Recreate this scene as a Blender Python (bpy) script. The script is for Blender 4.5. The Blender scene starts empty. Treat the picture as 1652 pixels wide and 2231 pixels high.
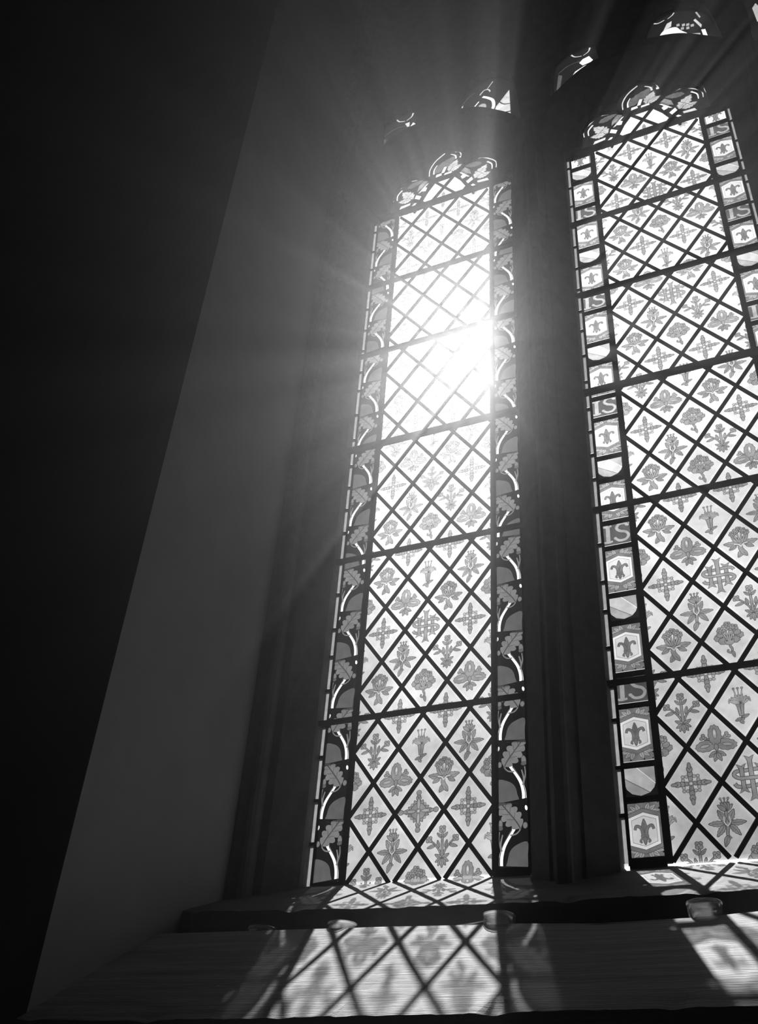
import bpy, math, random
import numpy as np
from mathutils import Matrix, Vector
from mathutils.geometry import delaunay_2d_cdt

random.seed(7)
sc = bpy.context.scene
COL = sc.collection

# ------------------------------------------------------------------ camera
U = 0.115            # width of one lozenge quarry (m)
H = 0.0775562        # half height of one quarry (m)
HU = H / U
DX = 0.6945          # from one light to the next
CAM = Vector((1.0178, -1.9767, -0.6516))
cam_d = bpy.data.cameras.new('camera')
cam = bpy.data.objects.new('camera', cam_d)
COL.objects.link(cam)
_yaw, _pit, _rol = -0.4685, 0.6441, 0.0787
_f = Vector((math.sin(_yaw) * math.cos(_pit), math.cos(_yaw) * math.cos(_pit), math.sin(_pit)))
_r = Vector((math.cos(_yaw), -math.sin(_yaw), 0))
_u = _r.cross(_f)
_r2 = _r * math.cos(_rol) + _u * math.sin(_rol)
_u2 = -_r * math.sin(_rol) + _u * math.cos(_rol)
M = Matrix((( _r2.x, _u2.x, -_f.x, CAM.x), (_r2.y, _u2.y, -_f.y, CAM.y), (_r2.z, _u2.z, -_f.z, CAM.z), (0, 0, 0, 1)))
cam.matrix_world = M
cam_d.sensor_fit = 'HORIZONTAL'
cam_d.sensor_width = 36.0
cam_d.lens = 2203.9 / 1652 * 36.0
cam_d.clip_start = 0.02
cam_d.clip_end = 2000
sc.camera = cam

# ------------------------------------------------------------------ exposure, sky, sun
sc.view_settings.view_transform = 'Standard'
sc.view_settings.look = 'None'
sc.view_settings.exposure = 0.0
sc.view_settings.gamma = 1.0
sc.view_settings.use_curve_mapping = False
sc.cycles.transparent_max_bounces = 16
sc.cycles.volume_bounces = 0
sc.cycles.use_light_tree = False
sc.cycles.adaptive_threshold = 0.03
sc.cycles.max_bounces = 4
sc.cycles.diffuse_bounces = 3
sc.cycles.caustics_reflective = False
sc.cycles.caustics_refractive = False

SUN = (_f + _r2 * ((1045 - 826) / 2203.9) - _u2 * ((755 - 1115.5) / 2203.9)).normalized()
world = bpy.data.worlds.new('sky')
sc.world = world
world.use_nodes = True
wt = world.node_tree
wt.nodes.clear()


def wn(t, **k):
    n = wt.nodes.new(t)
    for a, b in k.items():
        setattr(n, a, b)
    return n


def wmath(op, a, b=None):
    n = wn('ShaderNodeMath', operation=op)
    for i, v in enumerate((a, b)):
        if v is None:
            continue
        if isinstance(v, (int, float)):
            n.inputs[i].default_value = v
        else:
            wt.links.new(v, n.inputs[i])
    return n.outputs[0]


tc = wn('ShaderNodeTexCoord')
nrm = wn('ShaderNodeVectorMath', operation='NORMALIZE')
wt.links.new(tc.outputs['Generated'], nrm.inputs[0])
dotn = wn('ShaderNodeVectorMath', operation='DOT_PRODUCT')
wt.links.new(nrm.outputs[0], dotn.inputs[0])
dotn.inputs[1].default_value = SUN
v = wmath('MAXIMUM', wmath('SUBTRACT', 1.0, dotn.outputs['Value']), 0.0)
aureole = wmath('DIVIDE', 2.7, wmath('ADD', 1.0, wmath('MULTIPLY', v, 48.0)))
vv = wmath('MULTIPLY', v, 6000.0)
glare = wmath('DIVIDE', 5.0, wmath('ADD', 1.0, wmath('MULTIPLY', vv, vv)))
cl = wn('ShaderNodeTexNoise')
cl.inputs['Scale'].default_value = 7.0
cl.inputs['Detail'].default_value = 4.0
cl.inputs['Roughness'].default_value = 0.6
wt.links.new(nrm.outputs[0], cl.inputs['Vector'])
ramp = wn('ShaderNodeMapRange')
ramp.inputs['From Min'].default_value = 0.42
ramp.inputs['From Max'].default_value = 0.62
ramp.inputs['To Min'].default_value = 0.28
ramp.inputs['To Max'].default_value = 0.82
wt.links.new(cl.outputs[0], ramp.inputs['Value'])
sep = wn('ShaderNodeSeparateXYZ')
wt.links.new(nrm.outputs[0], sep.inputs[0])
up = wn('ShaderNodeMapRange')
up.inputs['From Min'].default_value = -0.03
up.inputs['From Max'].default_value = 0.03
up.inputs['To Min'].default_value = 0.12
up.inputs['To Max'].default_value = 1.0
wt.links.new(sep.outputs['Z'], up.inputs['Value'])
tot = wmath('MULTIPLY', wmath('ADD', wmath('ADD', aureole, glare), ramp.outputs[0]), up.outputs[0])
bg = wn('ShaderNodeBackground')
wt.links.new(tot, bg.inputs['Strength'])
bg.inputs['Color'].default_value = (1, 1, 1, 1)
wo = wn('ShaderNodeOutputWorld')
wt.links.new(bg.outputs[0], wo.inputs['Surface'])

world.cycles.sampling_method = 'NONE'

SUN_D = 400.0
SUN_E = 4.7                                     # irradiance of the sun at the window
sl = bpy.data.lights.new('sun', 'POINT')         # the sun: a distant disc half a degree across
sl.shadow_soft_size = SUN_D * math.tan(math.radians(0.36))
sl.energy = SUN_E * 4 * math.pi * math.pi * SUN_D ** 2 / 1.0
so = bpy.data.objects.new('sun', sl)
so.location = SUN * SUN_D
COL.objects.link(so)


# ------------------------------------------------------------------ helpers
def mesh(name, verts, faces, mats=None, midx=None, smooth=False):
    me = bpy.data.meshes.new(name)
    me.from_pydata([tuple(x) for x in verts], [], faces)
    for m in (mats or []):
        me.materials.append(m)
    if midx:
        me.polygons.foreach_set('material_index', midx)
    if smooth:
        me.polygons.foreach_set('use_smooth', [True] * len(me.polygons))
    me.update()
    return me


def obj(name, me, parent=None, loc=(0, 0, 0)):
    o = bpy.data.objects.new(name, me)
    COL.objects.link(o)
    o.location = loc
    if parent is not None:
        o.parent = parent
    return o


def tag(o, label, cat=None, group=None, kind=None):
    o['label'] = label
    if cat:
        o['category'] = cat
    if group:
        o['group'] = group
    if kind:
        o['kind'] = kind
    return o


class MB:
    def __init__(s):
        s.v = []
        s.f = []

    def add(s, v, f):
        b = len(s.v)
        s.v += [tuple(x) for x in v]
        s.f += [tuple(i + b for i in q) for q in f]

    def box(s, a, b):
        (x0, y0, z0), (x1, y1, z1) = a, b
        s.add([(x0, y0, z0), (x1, y0, z0), (x1, y1, z0), (x0, y1, z0), (x0, y0, z1), (x1, y0, z1), (x1, y1, z1), (x0, y1, z1)],
              [(0, 3, 2, 1), (4, 5, 6, 7), (0, 1, 5, 4), (1, 2, 6, 5), (2, 3, 7, 6), (3, 0, 4, 7)])

    def prism(s, prof, z0, z1):           # plan profile (x, y), counter-clockwise, extruded in z
        n = len(prof)
        s.add([(x, y, z0) for x, y in prof] + [(x, y, z1) for x, y in prof],
              [tuple(range(n))[::-1], tuple(range(n, 2 * n))] + [(i, (i + 1) % n, n + (i + 1) % n, n + i) for i in range(n)])

    def bar(s, p, q, w, d, y, ch=0.35):   # came or bar lying in the plane of the glass, from p to q (x, z)
        dx, dz = q[0] - p[0], q[1] - p[1]
        L = math.hypot(dx, dz)
        nx, nz = -dz / L, dx / L
        a, b = w / 2, d / 2
        c = a * (1 - ch)
        sec = [(-a, b * 0.3), (-c, b), (c, b), (a, b * 0.3), (a, -b * 0.3), (c, -b), (-c, -b), (-a, -b * 0.3)]
        V = []
        for e in (p, q):
            for t, dy in sec:
                V.append((e[0] + nx * t, y + dy, e[1] + nz * t))
        s.add(V, [tuple(range(8)), tuple(range(15, 7, -1))] + [(i, i + 8, (i + 1) % 8 + 8, (i + 1) % 8) for i in range(8)])

    def mesh(s, name, mat, smooth=False):
        return mesh(name, s.v, s.f, [mat], None, smooth)


# ------------------------------------------------------------------ materials (black and white film: all greys)
def mat(name):
    m = bpy.data.materials.new(name)
    m.use_nodes = True
    m.node_tree.nodes.clear()
    return m, m.node_tree


def node(t, ty, **k):
    n = t.nodes.new(ty)
    for a, b in k.items():
        setattr(n, a, b)
    return n


def grey(v):
    return (v, v, v, 1)


def stone(name, lo, hi, scale=14.0, stretch=(1, 1, 1), rough=0.85, bump=0.25, fine=90.0):
    m, t = mat(name)
    out = node(t, 'ShaderNodeOutputMaterial')
    p = node(t, 'ShaderNodeBsdfPrincipled')
    co = node(t, 'ShaderNodeTexCoord')
    mp = node(t, 'ShaderNodeMapping')
    mp.inputs['Scale'].default_value = stretch
    t.links.new(co.outputs['Object'], mp.inputs[0])
    n1 = node(t, 'ShaderNodeTexNoise')
    n1.inputs['Scale'].default_value = scale
    n1.inputs['Detail'].default_value = 6
    n1.inputs['Roughness'].default_value = 0.65
    t.links.new(mp.outputs[0], n1.inputs['Vector'])
    r = node(t, 'ShaderNodeMapRange')
    r.inputs['From Min'].default_value = 0.3
    r.inputs['From Max'].default_value = 0.7
    r.inputs['To Min'].default_value = lo
    r.inputs['To Max'].default_value = hi
    t.links.new(n1.outputs[0], r.inputs['Value'])
    t.links.new(r.outputs[0], p.inputs['Base Color'])
    n2 = node(t, 'ShaderNodeTexNoise')
    n2.inputs['Scale'].default_value = fine
    n2.inputs['Detail'].default_value = 4
    t.links.new(mp.outputs[0], n2.inputs['Vector'])
    b = node(t, 'ShaderNodeBump')
    b.inputs['Strength'].default_value = bump
    b.inputs['Distance'].default_value = 0.004
    t.links.new(n2.outputs[0], b.inputs['Height'])
    t.links.new(b.outputs[0], p.inputs['Normal'])
    p.inputs['Roughness'].default_value = rough
    p.inputs['Specular IOR Level'].default_value = 0.25
    t.links.new(p.outputs[0], out.inputs[0])
    return m


def metal(name, c, rough):
    m, t = mat(name)
    out = node(t, 'ShaderNodeOutputMaterial')
    p = node(t, 'ShaderNodeBsdfPrincipled')
    p.inputs['Base Color'].default_value = grey(c)
    p.inputs['Metallic'].default_value = 0.0
    p.inputs['Specular IOR Level'].default_value = 0.08
    p.inputs['Roughness'].default_value = rough
    t.links.new(p.outputs[0], out.inputs[0])
    return m


def pane(name, tone, rim=None, mottle=0.0, gloss=0.04):
    """stained glass: light passes straight through, tinted; a little gloss on the skin of the glass"""
    m, t = mat(name)
    out = node(t, 'ShaderNodeOutputMaterial')
    tr = node(t, 'ShaderNodeBsdfTransparent')
    gl = node(t, 'ShaderNodeBsdfGlossy')
    gl.inputs['Roughness'].default_value = 0.25
    gl.inputs['Color'].default_value = grey(0.6)
    mx = node(t, 'ShaderNodeMixShader')
    mx.inputs[0].default_value = gloss
    val = None
    if rim is not None:
        at = node(t, 'ShaderNodeAttribute', attribute_name='rim')
        r = node(t, 'ShaderNodeMapRange')
        r.inputs['To Min'].default_value = tone
        r.inputs['To Max'].default_value = rim
        r.interpolation_type = 'SMOOTHSTEP'
        t.links.new(at.outputs['Fac'], r.inputs['Value'])
        val = r.outputs[0]
    if mottle:
        co = node(t, 'ShaderNodeTexCoord')
        oi = node(t, 'ShaderNodeObjectInfo')
        ad = node(t, 'ShaderNodeVectorMath', operation='ADD')
        t.links.new(co.outputs['Object'], ad.inputs[0])
        t.links.new(oi.outputs['Location'], ad.inputs[1])
        n1 = node(t, 'ShaderNodeTexNoise')
        n1.inputs['Scale'].default_value = 42
        n1.inputs['Detail'].default_value = 2.5
        t.links.new(ad.outputs[0], n1.inputs['Vector'])
        r2 = node(t, 'ShaderNodeMapRange')
        r2.inputs['From Min'].default_value = 0.3
        r2.inputs['From Max'].default_value = 0.7
        r2.inputs['To Min'].default_value = 1 - mottle
        r2.inputs['To Max'].default_value = 1
        t.links.new(n1.outputs[0], r2.inputs['Value'])
        mu = node(t, 'ShaderNodeMath', operation='MULTIPLY')
        t.links.new(r2.outputs[0], mu.inputs[0])
        if val is not None:
            t.links.new(val, mu.inputs[1])
        else:
            mu.inputs[1].default_value = tone
        val = mu.outputs[0]
    if val is not None:
        t.links.new(val, tr.inputs[0])
    else:
        tr.inputs[0].default_value = grey(tone)
    t.links.new(tr.outputs[0], mx.inputs[1])
    t.links.new(gl.outputs[0], mx.inputs[2])
    t.links.new(mx.outputs[0], out.inputs[0])
    return m


M_PLASTER = stone('plaster', 0.56, 0.64, 5.0, bump=0.10, fine=60)
M_STONE = stone('stone', 0.16, 0.26, 12.0, bump=0.35)
M_SILL = stone('sill_stone', 0.17, 0.26, 16.0, (0.5, 1, 1), bump=0.35, fine=120)
M_LEDGE = stone('grained_board', 0.38, 0.70, 30.0, (0.12, 2.2, 2.2), bump=0.35, fine=150)
M_FLOOR = stone('floor_stone', 0.05, 0.09, 4.0)
M_LEAD = metal('lead', 0.012, 1.0)
M_IRON = metal('iron', 0.012, 1.0)
M_CLEAR = pane('glass_back', 0.95)
M_QUARRY = pane('quarry_glass', 0.72, rim=0.99, mottle=0.16)
M_BORDER = pane('border_glass', 0.92, mottle=0.1)
P_BLACK = pane('paint_black', 0.008, gloss=0.0)
P_LINE = pane('paint_line', 0.13, gloss=0.0)
P_MID = pane('paint_mid', 0.47, mottle=0.22, gloss=0.0)
P_LEAF = pane('paint_leaf', 0.26, mottle=0.35, gloss=0.0)
P_WHITE = pane('paint_white', 0.80, gloss=0.0)
P_SOFT = pane('paint_soft', 0.66, mottle=0.15, gloss=0.02)
P_CLEAR = pane('paint_wiped', 0.98, gloss=0.02)
P_DIM = pane('paint_dim', 0.12, mottle=0.3, gloss=0.02)


def opal(name, c, clear=0.4):
    """thickly matted glass: it scatters the light it lets through"""
    m, t = mat(name)
    out = node(t, 'ShaderNodeOutputMaterial')
    tl = node(t, 'ShaderNodeBsdfTranslucent')
    co = node(t, 'ShaderNodeTexCoord')
    n1 = node(t, 'ShaderNodeTexNoise')
    n1.inputs['Scale'].default_value = 60
    t.links.new(co.outputs['Object'], n1.inputs['Vector'])
    r = node(t, 'ShaderNodeMapRange')
    r.inputs['To Min'].default_value = c * .7
    r.inputs['To Max'].default_value = c * 1.3
    t.links.new(n1.outputs[0], r.inputs['Value'])
    t.links.new(r.outputs[0], tl.inputs[0])
    tr = node(t, 'ShaderNodeBsdfTransparent')
    t.links.new(r.outputs[0], tr.inputs[0])
    mx = node(t, 'ShaderNodeMixShader')
    mx.inputs[0].default_value = clear
    t.links.new(tl.outputs[0], mx.inputs[1])
    t.links.new(tr.outputs[0], mx.inputs[2])
    t.links.new(mx.outputs[0], out.inputs[0])
    return m


P_OLEAF = opal('opal_leaf', .10)
P_OWHITE = opal('opal_white', .66)
P_ODIM = opal('opal_grey', .055)
M_FILLET = opal('fillet_glass', .12, .02)
P_OLINE = opal('opal_line', .03)
TONES = [P_BLACK, P_DIM, P_LINE, P_MID, P_SOFT, P_CLEAR, P_LEAF, P_WHITE, P_OLEAF, P_OWHITE, P_ODIM, P_OLINE]
BLACK, DIM, LINE, MID, SOFT, CLEAR, LEAF, WHITE, OLEAF, OWHITE, ODIM, OLINE = range(12)


# ------------------------------------------------------------------ painting on glass: polygons in layers, merged into one flat mesh
def overlay(polys, keep=None):
    """cut overlapping polygons into one flat net of triangles; for each triangle the topmost polygon over it (-1: none)"""
    V, E = [], []
    for pts in polys:
        b = len(V)
        V += [Vector(q) for q in pts]
        E += [(b + i, b + (i + 1) % len(pts)) for i in range(len(pts))]
    if keep:                                        # a straight cut: 'L' x<0, 'R' x>0, 'T' z>0, 'B' z<0
        b = len(V)
        V += [Vector((0, -1)), Vector((0, 1))] if keep in 'LR' else [Vector((-1, 0)), Vector((1, 0))]
        E.append((b, b + 1))
    ov, oe, of, _, _, _ = delaunay_2d_cdt(V, E, [], 0, 1e-5)
    P = np.array([(q[0], q[1]) for q in ov])
    T = np.array([list(f) for f in of])
    C = P[T].mean(axis=1)
    top = np.full(len(of), -1)
    for k, pts in enumerate(polys):
        pts = np.array(pts)
        lo, hi = pts.min(axis=0), pts.max(axis=0)
        m = np.nonzero((C[:, 0] > lo[0]) & (C[:, 0] < hi[0]) & (C[:, 1] > lo[1]) & (C[:, 1] < hi[1]))[0]
        if not len(m):
            continue
        x, y = C[m, 0][:, None], C[m, 1][:, None]
        x1, y1 = pts[:, 0], pts[:, 1]
        x2, y2 = np.roll(x1, -1), np.roll(y1, -1)
        with np.errstate(divide='ignore', invalid='ignore'):
            hit = ((y1 > y) != (y2 > y)) & (x < (x2 - x1) * (y - y1) / (y2 - y1) + x1)
        top[m[hit.sum(axis=1) % 2 == 1]] = k
    return ov, [tuple(f) for f in of], [int(q) for q in top]


class Art:
    def __init__(s, sx=1.0):
        s.polys = []
        s.sx = sx

    def poly(s, pts, tone):
        pts = [(x * s.sx, z) for x, z in pts]
        a = sum(pts[i][0] * pts[(i + 1) % len(pts)][1] - pts[(i + 1) % len(pts)][0] * pts[i][1] for i in range(len(pts)))
        if a < 0:
            pts = pts[::-1]
        s.polys.append((pts, tone))

    def out(s, fn, tone, ow=0.012, line=LINE):      # shape with a drawn outline
        s.poly(fn(ow), line)
        s.poly(fn(0), tone)

    def ell(s, x, z, a, b, ang=0, tone=MID, ow=0.012, n=14, line=LINE):
        c, d = math.cos(math.radians(ang)), math.sin(math.radians(ang))

        def fn(g):
            return [(x + (a + g) * math.cos(q) * c - (b + g) * math.sin(q) * d, z + (a + g) * math.cos(q) * d + (b + g) * math.sin(q) * c)
                    for q in (2 * math.pi * i / n for i in range(n))]
        if ow:
            s.out(fn, tone, ow, line)
        else:
            s.poly(fn(0), tone)

    def scal(s, x, z, a, b, ang=0, tone=MID, k=9, amp=0.1, ow=0.012, n=45):   # scalloped oval
        c, d = math.cos(math.radians(ang)), math.sin(math.radians(ang))

        def fn(g):
            o = []
            for i in range(n):
                q = 2 * math.pi * i / n
                m = 1 + amp * (abs(math.sin(k * q / 2)) - 0.5)
                X, Z = (a * m + g) * math.cos(q), (b * m + g) * math.sin(q)
                o.append((x + X * c - Z * d, z + X * d + Z * c))
            return o
        s.out(fn, tone, ow)

    def leaf(s, x, z, L, w, ang, tone=MID, ow=0.012, teeth=0, vein=True, n=9, line=LINE):   # from its stalk at (x, z)
        c, d = math.cos(math.radians(ang)), math.sin(math.radians(ang))

        def fn(g):
            up, dn = [], []
            for i in range(n + 1):
                t = i / n
                q = w * math.sin(math.pi * t ** 0.8) ** 0.9 if 0 < t < 1 else 0
                if teeth and i % 2:
                    q *= 1 - teeth
                X = -g + (L + 2 * g) * t
                up.append((X, q + g * 0.8 + 0.0008))
                dn.append((X, -q - g * 0.8 - 0.0008))
            return [(x + X * c - Z * d, z + X * d + Z * c) for X, Z in up + dn[::-1]]
        if ow:
            s.out(fn, tone, ow, line)
        else:
            s.poly(fn(0), tone)
        if vein:
            s.line([(x + L * 0.08 * c, z + L * 0.08 * d), (x + L * 0.8 * c, z + L * 0.8 * d)], 0.008, line)

    def line(s, pts, w, tone, w2=None):
        w2 = w if w2 is None else w2
        n = len(pts) - 1
        L, R = [], []
        for i, (x, z) in enumerate(pts):
            a = pts[max(i - 1, 0)]
            b = pts[min(i + 1, n)]
            dx, dz = b[0] - a[0], b[1] - a[1]
            l = math.hypot(dx, dz) or 1
            ww = (w + (w2 - w) * i / n) / 2
            L.append((x - dz / l * ww, z + dx / l * ww))
            R.append((x + dz / l * ww, z - dx / l * ww))
        for i in range(n):
            s.poly([L[i], L[i + 1], R[i + 1], R[i]], tone)

    def stroke(s, pts, w, tone=MID, w2=None, ow=0.012, line=LINE):
        pts = curve(pts)
        s.line(pts, w + 2 * ow, line, (w2 if w2 is not None else w) + 2 * ow)
        s.line(pts, w, tone, w2)

    def flower(s, x, z, r, tone=MID, k=4, rot=45):
        for i in range(k):
            q = math.radians(rot + 360 * i / k)
            s.ell(x + r * math.cos(q), z + r * math.sin(q), r * 0.78, r * 0.78, 0, tone, 0.011, 10)
        s.ell(x, z, r * 0.4, r * 0.4, 0, SOFT, 0.008, 8)

    def build(s, name, keep=None, y=0.0, scale=U):
        ov, of, top = overlay([q[0] for q in s.polys], keep)
        faces, mi = [], []
        for fc, k in zip(of, top):
            if k < 0:
                continue
            cx = sum(ov[i][0] for i in fc) / len(fc)
            cz = sum(ov[i][1] for i in fc) / len(fc)
            if keep == 'L' and cx > 0 or keep == 'R' and cx < 0 or keep == 'T' and cz < 0 or keep == 'B' and cz > 0:
                continue
            faces.append(tuple(fc))
            mi.append(s.polys[k][1])
        used = sorted(set(mi))
        mp = {t: i for i, t in enumerate(used)}
        usedv = sorted({i for f in faces for i in f})
        vm = {i: k for k, i in enumerate(usedv)}
        return mesh(name, [(ov[i][0] * scale, y, ov[i][1] * scale) for i in usedv], [tuple(vm[i] for i in f) for f in faces],
                    [TONES[t] for t in used], [mp[t] for t in mi])


def curve(pts, n=5):        # Catmull-Rom through the points
    if len(pts) < 3:
        return pts
    P = [pts[0]] + list(pts) + [pts[-1]]
    o = []
    for i in range(1, len(P) - 2):
        a, b, c, d = P[i - 1], P[i], P[i + 1], P[i + 2]
        for k in range(n):
            t = k / n
            o.append(tuple(0.5 * (2 * b[j] + (c[j] - a[j]) * t + (2 * a[j] - 5 * b[j] + 4 * c[j] - d[j]) * t * t + (3 * b[j] - a[j] - 3 * c[j] + d[j]) * t ** 3) for j in (0, 1)))
    o.append(tuple(pts[-1]))
    return o


def art_sprig():
    a = Art()
    for sx in (-1, 1):
        a.stroke([(0, -.3), (sx * .06, -.12), (sx * .17, .02), (sx * .27, .1)], .028, MID, .018)
    a.stroke([(0, -.3), (0, 0), (0, .28)], .05, MID, .03)
    for sx in (-1, 1):
        a.leaf(sx * .07, -.06, .15, .03, 90 - sx * 12, MID)
        a.leaf(sx * .16, -.01, .17, .032, 90 - sx * 105, MID)
        a.leaf(sx * .02, .15, .13, .028, 90 - sx * 45, MID)
        a.flower(sx * .29, .12, .042)
    a.flower(0, .32, .045)
    for q, l in ((150, .17), (30, .17), (205, .15), (-25, .15), (240, .16), (300, .16), (270, .18)):
        a.leaf(0, -.28, l, .035, q, MID)
    return a


def art_posy():
    a = Art()
    a.stroke([(.02, -.08), (.0, -.2), (.03, -.28), (.0, -.36), (-.06, -.33), (-.04, -.28)], .035, MID, .02)
    a.leaf(.03, -.33, .14, .03, -80, MID)
    for x, z, r in ((-.2, .0, .085), (.2, .02, .085), (-.12, -.08, .085), (.12, -.07, .085), (0, -.1, .09), (-.16, .07, .07), (.17, .09, .07)):
        a.scal(x, z, r, r * .85, 0, MID, 7, .15, .012, 28)
    for x in (-.13, -.05, .03, .11):
        a.stroke([(x * .3, -.04), (x, .16)], .022, SOFT, .02)
    for x, z in ((-.14, .17), (0, .28), (.13, .2), (-.06, .21), (.07, .22)):
        a.flower(x, z, .044, MID, 5)
    a.ell(-.05, -.08, .02, .02, 0, LINE, 0)
    a.ell(.05, -.07, .02, .02, 0, LINE, 0)
    return a


def art_iris():
    a = Art()
    for sx in (-1, 1):
        a.stroke([(0, -.02), (sx * .1, .08), (sx * .2, .12)], .02, MID)
        a.flower(sx * .22, .14, .04, MID, 3, 90)
        a.leaf(0, -.18, .17, .045, 270 + sx * 62, MID)
        a.leaf(0, -.2, .17, .04, 270 + sx * 22, MID)
        a.scal(sx * .19, -.04, .185, .105, -sx * 8, MID, 11, .13)
    a.scal(0, .17, .115, .2, 0, MID, 11, .13)
    a.ell(0, .2, .035, .1, 0, SOFT, .01)
    for sx in (-1, 1):
        a.ell(sx * .21, -.04, .09, .028, -sx * 8, SOFT, .01)
    a.ell(0, -.08, .035, .07, 0, MID, .012)
    a.ell(0, .22, .016, .05, 0, CLEAR, 0)
    return a


def art_rose():
    a = Art()
    a.stroke([(0, .2), (0, -.1), (-.02, -.28), (.03, -.36)], .055, MID, .035)
    a.leaf(-.02, -.3, .2, .045, 250, MID)
    for sx in (-1, 1):
        a.leaf(sx * .03, -.03, .24, .06, 90 - sx * 28, MID, teeth=.2)
        a.leaf(sx * .06, -.07, .27, .055, 90 - sx * 88, MID, teeth=.2)
        a.leaf(sx * .05, -.1, .25, .055, 90 - sx * 142, MID, teeth=.2)
        a.line(curve([(0, -.12), (sx * .05, -.05), (sx * .05, .06)]), .018, CLEAR)
    for q in (-50, -25, 0, 25, 50):
        a.leaf(0, .17, .17, .04, 90 + q, MID, vein=False)
    for x in (-.07, 0, .07):
        a.stroke([(x * .5, .31), (x, .39)], .012, MID, ow=.008)
        a.ell(x, .4, .02, .02, 0, MID, .008, 8)
    return a


def art_cross(k=1.0, big=False):
    a = Art()
    for q in range(4):
        c, d = math.cos(q * math.pi / 2), math.sin(q * math.pi / 2)
        w = 1.15 if q % 2 else 1.0
        for r, e, f in ((.1, .1, .035), (.17, .055, .045), (.25, .06, .05), (.31, .06, .028)):
            r *= w
            a.ell(c * r, d * r, e * abs(c) + f * abs(d), e * abs(d) + f * abs(c), 0, MID, .013, 12)
    for q in range(4):
        t = math.radians(45 + 90 * q)
        for dr, dt in ((.2, 0), (.16, .3), (.16, -.3)):
            a.ell(math.cos(t + dt) * dr, math.sin(t + dt) * dr, .03, .03, 0, SOFT, .009, 9)
    if big:
        for q in range(8):
            t = math.radians(22.5 + 45 * q)
            a.leaf(0, 0, .25, .06, 22.5 + 45 * q, MID, vein=False)
        a.ell(0, 0, .17, .17, 0, MID, .014, 20)
        for q in range(4):
            c, d = math.cos(q * math.pi / 2), math.sin(q * math.pi / 2)
            a.ell(c * .16, d * .16, .09 * abs(c) + .03 * abs(d), .11 * abs(d) + .03 * abs(c), 0, SOFT, .012)
            a.ell(c * .4, d * .4, .05, .05, 0, MID, .012)
    a.ell(0, 0, .045, .045, 0, MID, .01)
    a.ell(0, 0, .022, .022, 0, CLEAR, 0)
    return a


def art_bouquet():
    a = Art()
    a.leaf(.02, -.22, .2, .055, 235, MID)
    a.leaf(.0, -.22, .18, .05, 300, MID)
    a.stroke([(0, -.02), (-.02, -.15), (.02, -.26)], .07, MID, .09)
    for sx in (-1, 1):
        a.leaf(sx * .06, -.06, .29, .075, 90 - sx * 78, MID, teeth=.22)
        a.leaf(sx * .1, -.08, .17, .05, 90 - sx * 120, MID, teeth=.2)
        a.leaf(sx * .02, -.02, .24, .055, 90 - sx * 38, MID)
        a.line(curve([(0, -.12), (sx * .06, -.05), (sx * .14, -.04)]), .02, CLEAR)
    for x, z in ((-.13, .22), (-.05, .28), (.05, .28), (.13, .22)):
        a.stroke([(x * .2, -.02), (x, z)], .02, SOFT)
    for x, z in ((-.14, .23), (.0, .33), (.14, .23), (-.07, .29), (.08, .29)):
        a.flower(x, z, .04, MID, 5)
    return a


def art_lily():
    a = Art()
    a.stroke([(0, -.2), (.02, -.3), (-.03, -.37), (.03, -.4)], .05, MID, .03)
    a.leaf(.01, -.28, .13, .03, 20, MID)
    a.leaf(-.01, -.3, .12, .03, 200, MID)
    a.out(lambda g: [(-.035 - g, -.24 - g), (.035 + g, -.24 - g), (.06 + g, -.05), (.11 + g, .1 + g), (-.11 - g, .1 + g), (-.06 - g, -.05)], MID)
    for q in (-70, -45, -20, 0, 20, 45, 70):
        a.leaf(0, .02, .2, .04, 90 + q, SOFT, ow=.009, vein=False)
    for sx in (-1, 1):
        a.stroke([(sx * .1, .1), (sx * .18, .12), (sx * .2, .03)], .03, SOFT, .01, ow=.008)
    for x in (-.08, 0, .08):
        a.stroke([(x * .4, .1), (x, .32)], .014, SOFT, ow=.007)
        a.ell(x, .34, .022, .018, 0, MID, .008, 8)
    a.line([(0, -.22), (0, .05)], .012, LINE)
    return a


def art_ihs():
    a = Art()

    def vbar(x, z1, w, f):
        def fn(g):
            h = w / 2 + g
            t = z1 + g
            one = [(h, 0), (h, z1 - f * 1.3), (h + f * .55, z1 - f * .15 + g), (h + f * .9, t), (h + f * .2, t - f * .1), (0, z1 - f * .55 + g)]
            top = one + [(-q[0], q[1]) for q in one[:-1][::-1]]
            return [(x + q[0], q[1]) for q in top] + [(x - q[0], -q[1]) for q in top[1:-1]]
        a.out(fn, MID, .012)
    for x in (-.155, .155):
        vbar(x, .255, .06, .075)
    S = [(.3, .08), (.25, .14), (.12, .15), (-.12, .135), (-.25, .13), (-.29, .07), (-.22, .01), (-.1, .0), (.1, -.0), (.22, -.01), (.29, -.07), (.25, -.13), (.12, -.135), (-.12, -.15), (-.25, -.14), (-.3, -.08)]
    a.stroke(S, .052, MID, ow=.012)
    vbar(0, .40, .066, .07)
    for x, z in ((-.155, .14), (.155, -.14), (-.155, -.14), (0, 0)):
        a.stroke([(x - .055, z), (x + .055, z)] if (x == 0) else [(x, z - .05), (x, z + .05)], .052 if x == 0 else .06, MID, ow=.012)
    return a


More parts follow.
